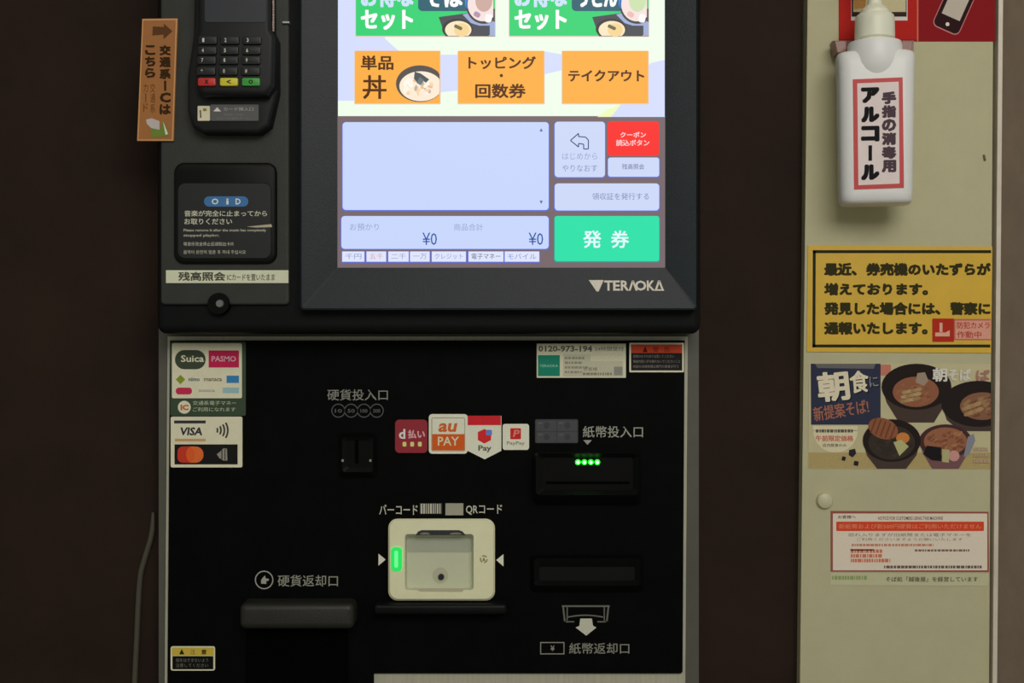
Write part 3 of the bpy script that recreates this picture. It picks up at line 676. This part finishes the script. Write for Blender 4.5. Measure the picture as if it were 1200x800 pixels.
# yellow warning sign
def yel(m, y):
    k = ink((36, 38, 26)); 
    m.flat(rr(952.5, 293, 1161.5, 296.5), y, k); m.flat(rr(952.5, 403.5, 1160.5, 407), y, k); m.flat([(952.5, 293), (956, 293), (955.5, 407), (952, 407)], y, k)
    t = ink((48, 44, 24)); B = .05
    m.text('最近、', 966, 308, 1004, 323, y, t, B); m.text('券売機のいたずらが', 1015, 308, 1161, 323, y, t, B)
    m.text('増えております。', 966, 331.5, 1087.5, 346, y, t, B)
    m.text('発見した場合には、', 966, 354, 1102, 369, y, t, B); m.text('警察に', 1113.5, 354, 1160.5, 369, y, t, B)
    m.text('通報いたします。', 966, 377, 1087, 392, y, t, B)
    m.flat(rr(1092.5, 373, 1118, 400.5, 1), y - .0001, ink((158, 42, 30))); c = ink((206, 150, 130))
    m.flat(rr(1101, 378, 1104.5, 389), y - .0002, c); m.flat([(1096, 389.5), (1108, 389.5), (1113, 386.5), (1113, 394), (1096, 394)], y - .0002, c)
    m.flat(rr(1118, 373.5, 1161.3, 398.5), y - .0001, ink((168, 96, 80))); m.flat(rr(1119.5, 375.5, 1161, 397), y - .0002, ink((192, 138, 122)))
    m.text('防犯カメラ', 1121.5, 377, 1160, 385, y - .0003, ink((160, 52, 42)), .01); m.text('作動中', 1121.5, 388, 1150, 396, y - .0003, ink((160, 52, 42)), .01)
notice('warning_sign', [(947, 287.5), (1163, 289), (1161.5, 413.5), (945.5, 412)], mat('yellow sign board', (186, 150, 42), .45, noise=.05, nscale=40), 'yellow warning sign with a black border and four lines of black lettering', 'sign', yel, .001)
# food poster
def food(m, y):
    m.flat([(950, 426), (1032, 426), (1032, 497.5), (950.5, 497.5)], y, ink((44, 48, 66))); m.flat([(955, 426), (1026, 426), (1024, 432), (958, 431)], y - .00005, ink((92, 90, 92)))
    wt = ink((196, 186, 164)); sh = ink((24, 24, 32))
    for dx, c in ((1.3, sh), (0, wt)):
        yy = y - .0001 - (0.0001 if dx == 0 else 0)
        m.text('朝', 958 + dx, 435 + dx, 995 + dx, 470 + dx, yy, c, .03, deg=-6); m.text('食', 996 + dx, 434 + dx, 1018 + dx, 460 + dx, yy, c, .02, deg=-6); m.text('に', 1019 + dx, 441 + dx, 1029 + dx, 453 + dx, yy, ink((130, 130, 136)) if dx == 0 else c, .0, deg=-6)
    m.text('新提案そば!', 953, 472, 1018, 489, y - .0001, ink((146, 92, 74)), .01, deg=-9)
    m.flat(rr(1032, 427, 1044, 440, 1.5), y, ink((172, 106, 92)))
    cl = lambda P: [(min(x, 1161.3), z) for x, z in P]
    m.flat(cl([(947.5, 530), (1161, 530), (1160.5, 549), (947.3, 548.5)]), y + .00004, ink((154, 138, 94)))
    def bowl(cx, cz, rx, ry, dep, cols, seed, oy, rim=(34, 28, 27), out=(64, 52, 48), bx=.5, fd=.72, off=(0, .15)):
        rnd = random.Random(seed)
        body = ell(cx, cz, rx, ry, 14, 180, 360)[:-1] + [(cx + rx, cz), (cx + rx * .85, cz + ry * .7), (cx + rx * bx, cz + dep), (cx - rx * bx, cz + dep), (cx - rx * .85, cz + ry * .7)]
        m.flat(cl(body), y - oy, ink(out)); m.flat(cl(ell(cx, cz, rx, ry, 36)), y - oy - .00005, ink(rim))
        cx2, cz2 = cx + rx * off[0], cz + ry * off[1]
        m.flat(cl(ell(cx2, cz2, rx * fd, ry * fd, 28)), y - oy - .0001, ink(cols[0]))
        for i in range(44):
            a = rnd.uniform(0, 6.28); r = rnd.random() ** .5
            X, Z = cx2 + rx * (fd - .14) * r * math.cos(a), cz2 + ry * (fd - .14) * r * math.sin(a)
            q = rot(ell(X, Z, rnd.uniform(2.5, 6), rnd.uniform(1.2, 2.4), 8), X, Z, rnd.uniform(-50, 20))
            m.flat(cl(q), y - oy - .00012 - i * 1e-6, ink(rnd.choice(cols)))
    bowl(1074, 453, 41, 27, 42, [(128, 82, 62), (138, 92, 68), (116, 72, 54), (134, 88, 66)], 1, .0001, off=(-.02, .22), fd=.66)
    bowl(1147, 473, 44, 27, 32, [(118, 82, 64), (136, 106, 76), (104, 68, 54)], 2, .0002, off=(.1, .1), fd=.6)
    bowl(1045, 516, 34, 25, 33, [(52, 44, 40), (48, 40, 36), (60, 50, 42)], 3, .0004, off=(0, .1), fd=.8)
    bowl(1108, 517, 31, 20, 32, [(134, 88, 66), (118, 74, 54), (146, 104, 74), (112, 70, 52)], 4, .0003, rim=(64, 40, 44), out=(104, 72, 76), off=(0, 0), fd=.82)
    for i in range(12): m.flat(rot(ell(1062 + (i % 4) * 5 - (i // 4) * 2, 458 + (i // 4) * 5, 5, 2.2, 8), 1068, 462, -12), y - .0003 - i * 1e-6, ink([(148, 124, 88), (158, 134, 96), (138, 112, 78)][i % 3]))
    m.flat([(1073, 448), (1075, 437), (1084, 436), (1088, 446), (1083, 452)], y - .00035, ink((140, 122, 108)))
    for i in range(8): m.flat(rot(ell(1132 + (i % 4) * 5, 476 + (i // 4) * 7, 5, 2.6, 8), 1138, 478, -20), y - .0004 - i * 1e-6, ink([(142, 112, 78), (150, 122, 86)][i % 2]))
    # cutlets and garnishes on the two lower bowls
    m.flat(rot(ell(1035, 502, 18, 12, 22), 1035, 502, 20), y - .0007, ink((126, 78, 56)))
    for i in range(5): m.flat(rot(rr(1022 + i * 6, 493, 1024 + i * 6, 512, .8), 1035, 502, 20), y - .0008, ink((100, 60, 44)))
    m.flat(ell(1058, 513, 8, 6.5, 14), y - .00075, ink((178, 112, 58))); m.flat([(1047, 518), (1056, 515), (1065, 523), (1054, 534)], y - .0008, ink((160, 158, 112)))
    m.flat([(1086, 522), (1103, 524), (1103, 540), (1092, 539), (1082, 532)], y - .0007, ink((26, 24, 26))); m.flat([(1104, 526), (1113, 527), (1112, 542), (1104, 541)], y - .0007, ink((154, 150, 110)))
    m.flat(ell(1118, 534, 6.5, 6.5, 14), y - .00075, ink((176, 128, 124)))
    m.text('朝', 1093, 431, 1110, 447, y - .0009, ink((190, 186, 180)), .03); m.text('そば', 1111, 432, 1138, 446, y - .0009, ink((186, 182, 174)), .03); m.text('ば', 1144, 433, 1160, 446, y - .0009, ink((150, 104, 96)), .03)
    m.flat(ell(979, 504, 26, 26, 26, 0, 180) + [(953, 500), (1005, 500)][:0], y, ink((190, 182, 154)))
    m.flat([(953, 499), (1005, 499), (1005, 504.5), (953, 504.5)], y, ink((190, 182, 154)))
    m.lines(956, 503, 1000, 507, 1, y - .0001, ink((84, 78, 70)), 0, .9); m.text('午前限定価格', 956, 510, 1000, 517, y - .0001, ink((172, 88, 76)), .02); m.text('店内飲食のみ', 964, 519.5, 992, 523.5, y - .0001, ink((100, 84, 70)), .01)
    for p in ([(995, 527), (1002, 525.5), (1003.5, 531), (999, 536), (994.5, 533)], rot(rr(986.5, 534.5, 991, 539.5, 1), 988, 537, 15), rot(rr(1000.5, 540, 1006, 545.5, 1), 1003, 543, 10)): m.flat(p, y, ink((36, 36, 42)))
    m.flat([(1134, 512), (1141, 508), (1143, 516), (1136, 532), (1129, 536)], y - .0009, ink((118, 120, 132))); m.lines(1141, 524, 1161, 545, 3, y - .0009, ink((160, 136, 112)), .2, .6)
notice('food_poster', [(948, 425.5), (1161, 426.5), (1160.5, 549.5), (947, 549)], mat('beige poster paper', (168, 160, 126), .5, noise=.05, nscale=40), 'breakfast menu poster showing four dark bowls beside a navy panel', 'poster', food)
# red-bordered notice
def notc(m, y):
    m.flat(rr(976, 601.5, 1157, 668), y, ink((198, 186, 172))); m.flat(rr(980, 611, 1153, 622, 1), y - .0001, ink((190, 62, 36)))
    m.text('お客様へ', 982, 603.5, 1003, 607.5, y - .0001, ink((80, 56, 50)), .01); m.text('NOTICE FOR CUSTOMERS USING THIS MACHINE', 1029, 605, 1105, 609, y - .0001, ink((104, 76, 66)), .01)
    m.text('新紙幣および新500円硬貨はご利用いただけません', 983, 613.5, 1150, 619.5, y - .0002, ink((200, 120, 94)), .01)
    m.text('恐れ入りますが旧紙幣または電子マネーを', 994, 624.5, 1138, 628.5, y - .0001, ink((110, 98, 90)), 0); m.text('ご利用くださいますようお願いいたします', 1004, 630, 1128, 633.5, y - .0001, ink((118, 104, 94)), 0)
    m.flat(rr(996.5, 643, 1024, 645), y - .0001, ink((176, 104, 82))); m.lines(998, 637, 1094, 641, 1, y - .0001, ink((172, 116, 96)), 0, .7)
    m.lines(997, 643.5, 1068, 660, 3, y - .0001, ink((180, 104, 82)), .5, .75); m.lines(1072, 643.5, 1136, 647, 1, y - .0001, ink((112, 84, 78)), 0, .7)
    m.lines(1036, 662.5, 1153, 666.5, 1, y - .0001, ink((90, 76, 76)), .05, .8)
notice('notice', [(973.5, 598.5), (1158.5, 599.5), (1159, 670), (973.5, 669.5)], mat('dark red notice border', (132, 66, 56), .5, noise=.05, nscale=40), 'white notice with a thin red border and orange heading band', 'notice', notc)
notice('paper_strip', [(973, 671.5), (1158.5, 672), (1158, 686.5), (973, 685.5)], mat('pale green paper', (168, 166, 136), .5, noise=.04, nscale=40), 'narrow pale strip of print directly below the red-bordered notice', 'notice',
    lambda m, y: (m.lines(975, 674.5, 1016, 679.5, 1, y, ink((126, 140, 92)), 0, .9), m.text('そば処「越後屋」を経営しています', 1038, 675.5, 1146, 681.5, y, ink((60, 58, 46)), .01)))
# wall stud
b = MB(); c = W(966, 586, yw)
b.raw([], [], cream)
st = mat('cream plastic cap', (170, 166, 138), .4, noise=.04)
rings_ = [(.0080, yw), (.0079, yw - .002), (.0068, yw - .0042), (.0040, yw - .0054), (.0008, yw - .0058)]
n = 28; V = [(c.x + r * math.cos(2 * math.pi * i / n), yy, c.z + r * math.sin(2 * math.pi * i / n)) for r, yy in rings_ for i in range(n)]
b.raw(V, [[j * n + i, j * n + (i + 1) % n, (j + 1) * n + (i + 1) % n, (j + 1) * n + i] for j in range(4) for i in range(n)] + [[4 * n + i for i in range(n)]], st, True)
b.build('wall_cap', None, 'round cream plastic cap on the wall above the red-bordered notice', 'wall cap')
b = MB(); b.prism(rot(rr(1152.5, 181, 1155, 188.5, .8), 1154, 185, -12), yw - .0008, yw, ink((84, 82, 62))); b.build('wall_smudge', None, 'tiny dark mark on the bare cream wall right of the pump bottle', 'wall mark')  # small dark smudge on the wall

# ---------------------------------------------------------------- pump bottle
yb_ = -.030
f = S * (D + yb_) / D
def X(px): return (px - 600) * f
def Z(py): return CZ + (400 - py) * f
bc = X(1025)
bottle = thing('pump_bottle', (bc, yb_, Z(240)), 'white hand sanitiser pump bottle with a red-bordered label, hung on the cream wall', 'bottle')
bp = mat('white bottle plastic', (214, 211, 214), .38, noise=.015, nscale=50, spec=.45)
capm = mat('cream white cap plastic', (206, 198, 182), .4, noise=.02, nscale=50)
b = MB(); secs = []
def sec(z, hw, hd, r, n=6):
    P = []
    for cx, cy, a0 in ((hw - r, hd - r, 0), (-hw + r, hd - r, 90), (-hw + r, -hd + r, 180), (hw - r, -hd + r, 270)):
        for i in range(n + 1):
            a = math.radians(a0 + 90 * i / n); P.append((bc + cx + r * math.cos(a), yb_ + cy + r * math.sin(a), z))
    return P
hd = .020
prof = [(240.5, 37.5, .014), (239.5, 39.5, .0165), (236, 41, .019), (228, 41.3, hd), (160, 42.3, hd), (100, 43.2, hd), (82, 43.6, hd), (74, 44, .0195), (67, 43.8, .018), (64, 43, .016), (62.5, 41, .014)]
for pz, hw, hd_ in prof: secs.append(sec(Z(pz), hw * f, hd_, .012))
n = len(secs[0]); V = [p for s_ in secs for p in s_]
F = [[j * n + i, j * n + (i + 1) % n, (j + 1) * n + (i + 1) % n, (j + 1) * n + i] for j in range(len(secs) - 1) for i in range(n)]
F += [list(range(n))[::-1], [(len(secs) - 1) * n + i for i in range(n)]]
b.raw(V, F, bp, True)
# round shoulder bulging out of the square body
R = 31.5 * f
b.lathe((bc, yb_ - .000), [(R * .80, Z(92)), (R * .93, Z(84)), (R * .995, Z(76)), (R, Z(66)), (R * .99, Z(54)), (R * .95, Z(50.5)), (R * .80, Z(49.5))], bp)
b.build('bottle_body', bottle)
b = MB(); r = 22.8 * f
b.lathe((bc, yb_), [(r * .80, Z(52)), (r * .82, Z(47)), (r * 1.0, Z(45.5)), (r * 1.01, Z(43)), (r * .99, Z(24)), (r * .96, Z(19.5)), (r * .86, Z(17.2)), (r * .5, Z(17))], capm)
b.build('screw_cap', bottle, label='cream white screw cap')
b = MB(); b.lathe((bc, yb_), [(r * .72, Z(17.4)), (r * .74, Z(13)), (r * .55, Z(9)), (r * .36, Z(5)), (r * .33, Z(-25)), (r * .33, Z(-34)), (r * .62, Z(-36)), (r * .62, Z(-56)), (r * .5, Z(-60))], capm)
b.cyl((bc, yb_, Z(-48)), (bc, yb_ - .042, Z(-50)), .0048, .0034, capm, 16); b.cyl((bc, yb_ - .041, Z(-49.5)), (bc, yb_ - .047, Z(-43)), .0034, .003, capm, 16)
b.build('pump_head', bottle)
# paper label
yf = yb_ - .0201
def Q(px, py): # photo px at the label's depth
    return px, py
b = MB(); b.prism([(998, 92), (1054.5, 91.5), (1056, 220.5), (999.5, 221.5)], yf - .0004, yf + .0006, mat('red label border', (170, 40, 44), .45, noise=.05, nscale=60))
b.flat([(1003, 97), (1050, 96.5), (1051, 215.5), (1004.3, 216.5)], yf - .0005, mat('pinkish label paper', (198, 184, 184), .5, noise=.04, nscale=60))
kk = ink((26, 24, 28)); k2 = ink((72, 58, 66))
b.vtext('アルコール', 1007.5, 100, 1028, 213, yf - .0006, kk, .075, .80); b.vtext('手指の消毒用', 1031, 107, 1047, 203, yf - .0006, k2, .06, .9)
g = (D + yf) / (D + yb_)
def onto(v):   # bring the print to the bottle's front face
    q = W(600 + (v.x / (S * (D + v.y) / D)), 400 - (v.z - CZ) / (S * (D + v.y) / D), yb_)
    return Vector((bc + (q.x - bc - X(1) + X(0)) * g, v.y, CZ + (q.z - CZ) * g))
b.V = [onto(v) for v in b.V]
b.build('label', bottle, label='white paper label with a red border')
bottle.rotation_euler.z = math.radians(-9)     # turned a little towards the queue
# bracket behind the neck
b = MB(); bm_ = mat('smoky pink bracket plastic', (122, 88, 82), .35, noise=.06, nscale=40)
b.prism([(976, 47.5), (1071, 47.5), (1071, 62), (976, 62)], .0005, yw, bm_)
for q in ([(977.5, 47.5), (992.5, 47.5), (992.5, 61.5), (981, 62)], [(1056.5, 47.5), (1070, 47.5), (1069, 62), (1057, 61.5)]): b.prism(q, -.016, .0006, bm_, bev=.0008, seg=1)
b.build('bottle_bracket', None, 'dull pink plastic bracket holding the pump bottle by its shoulders', 'bracket')
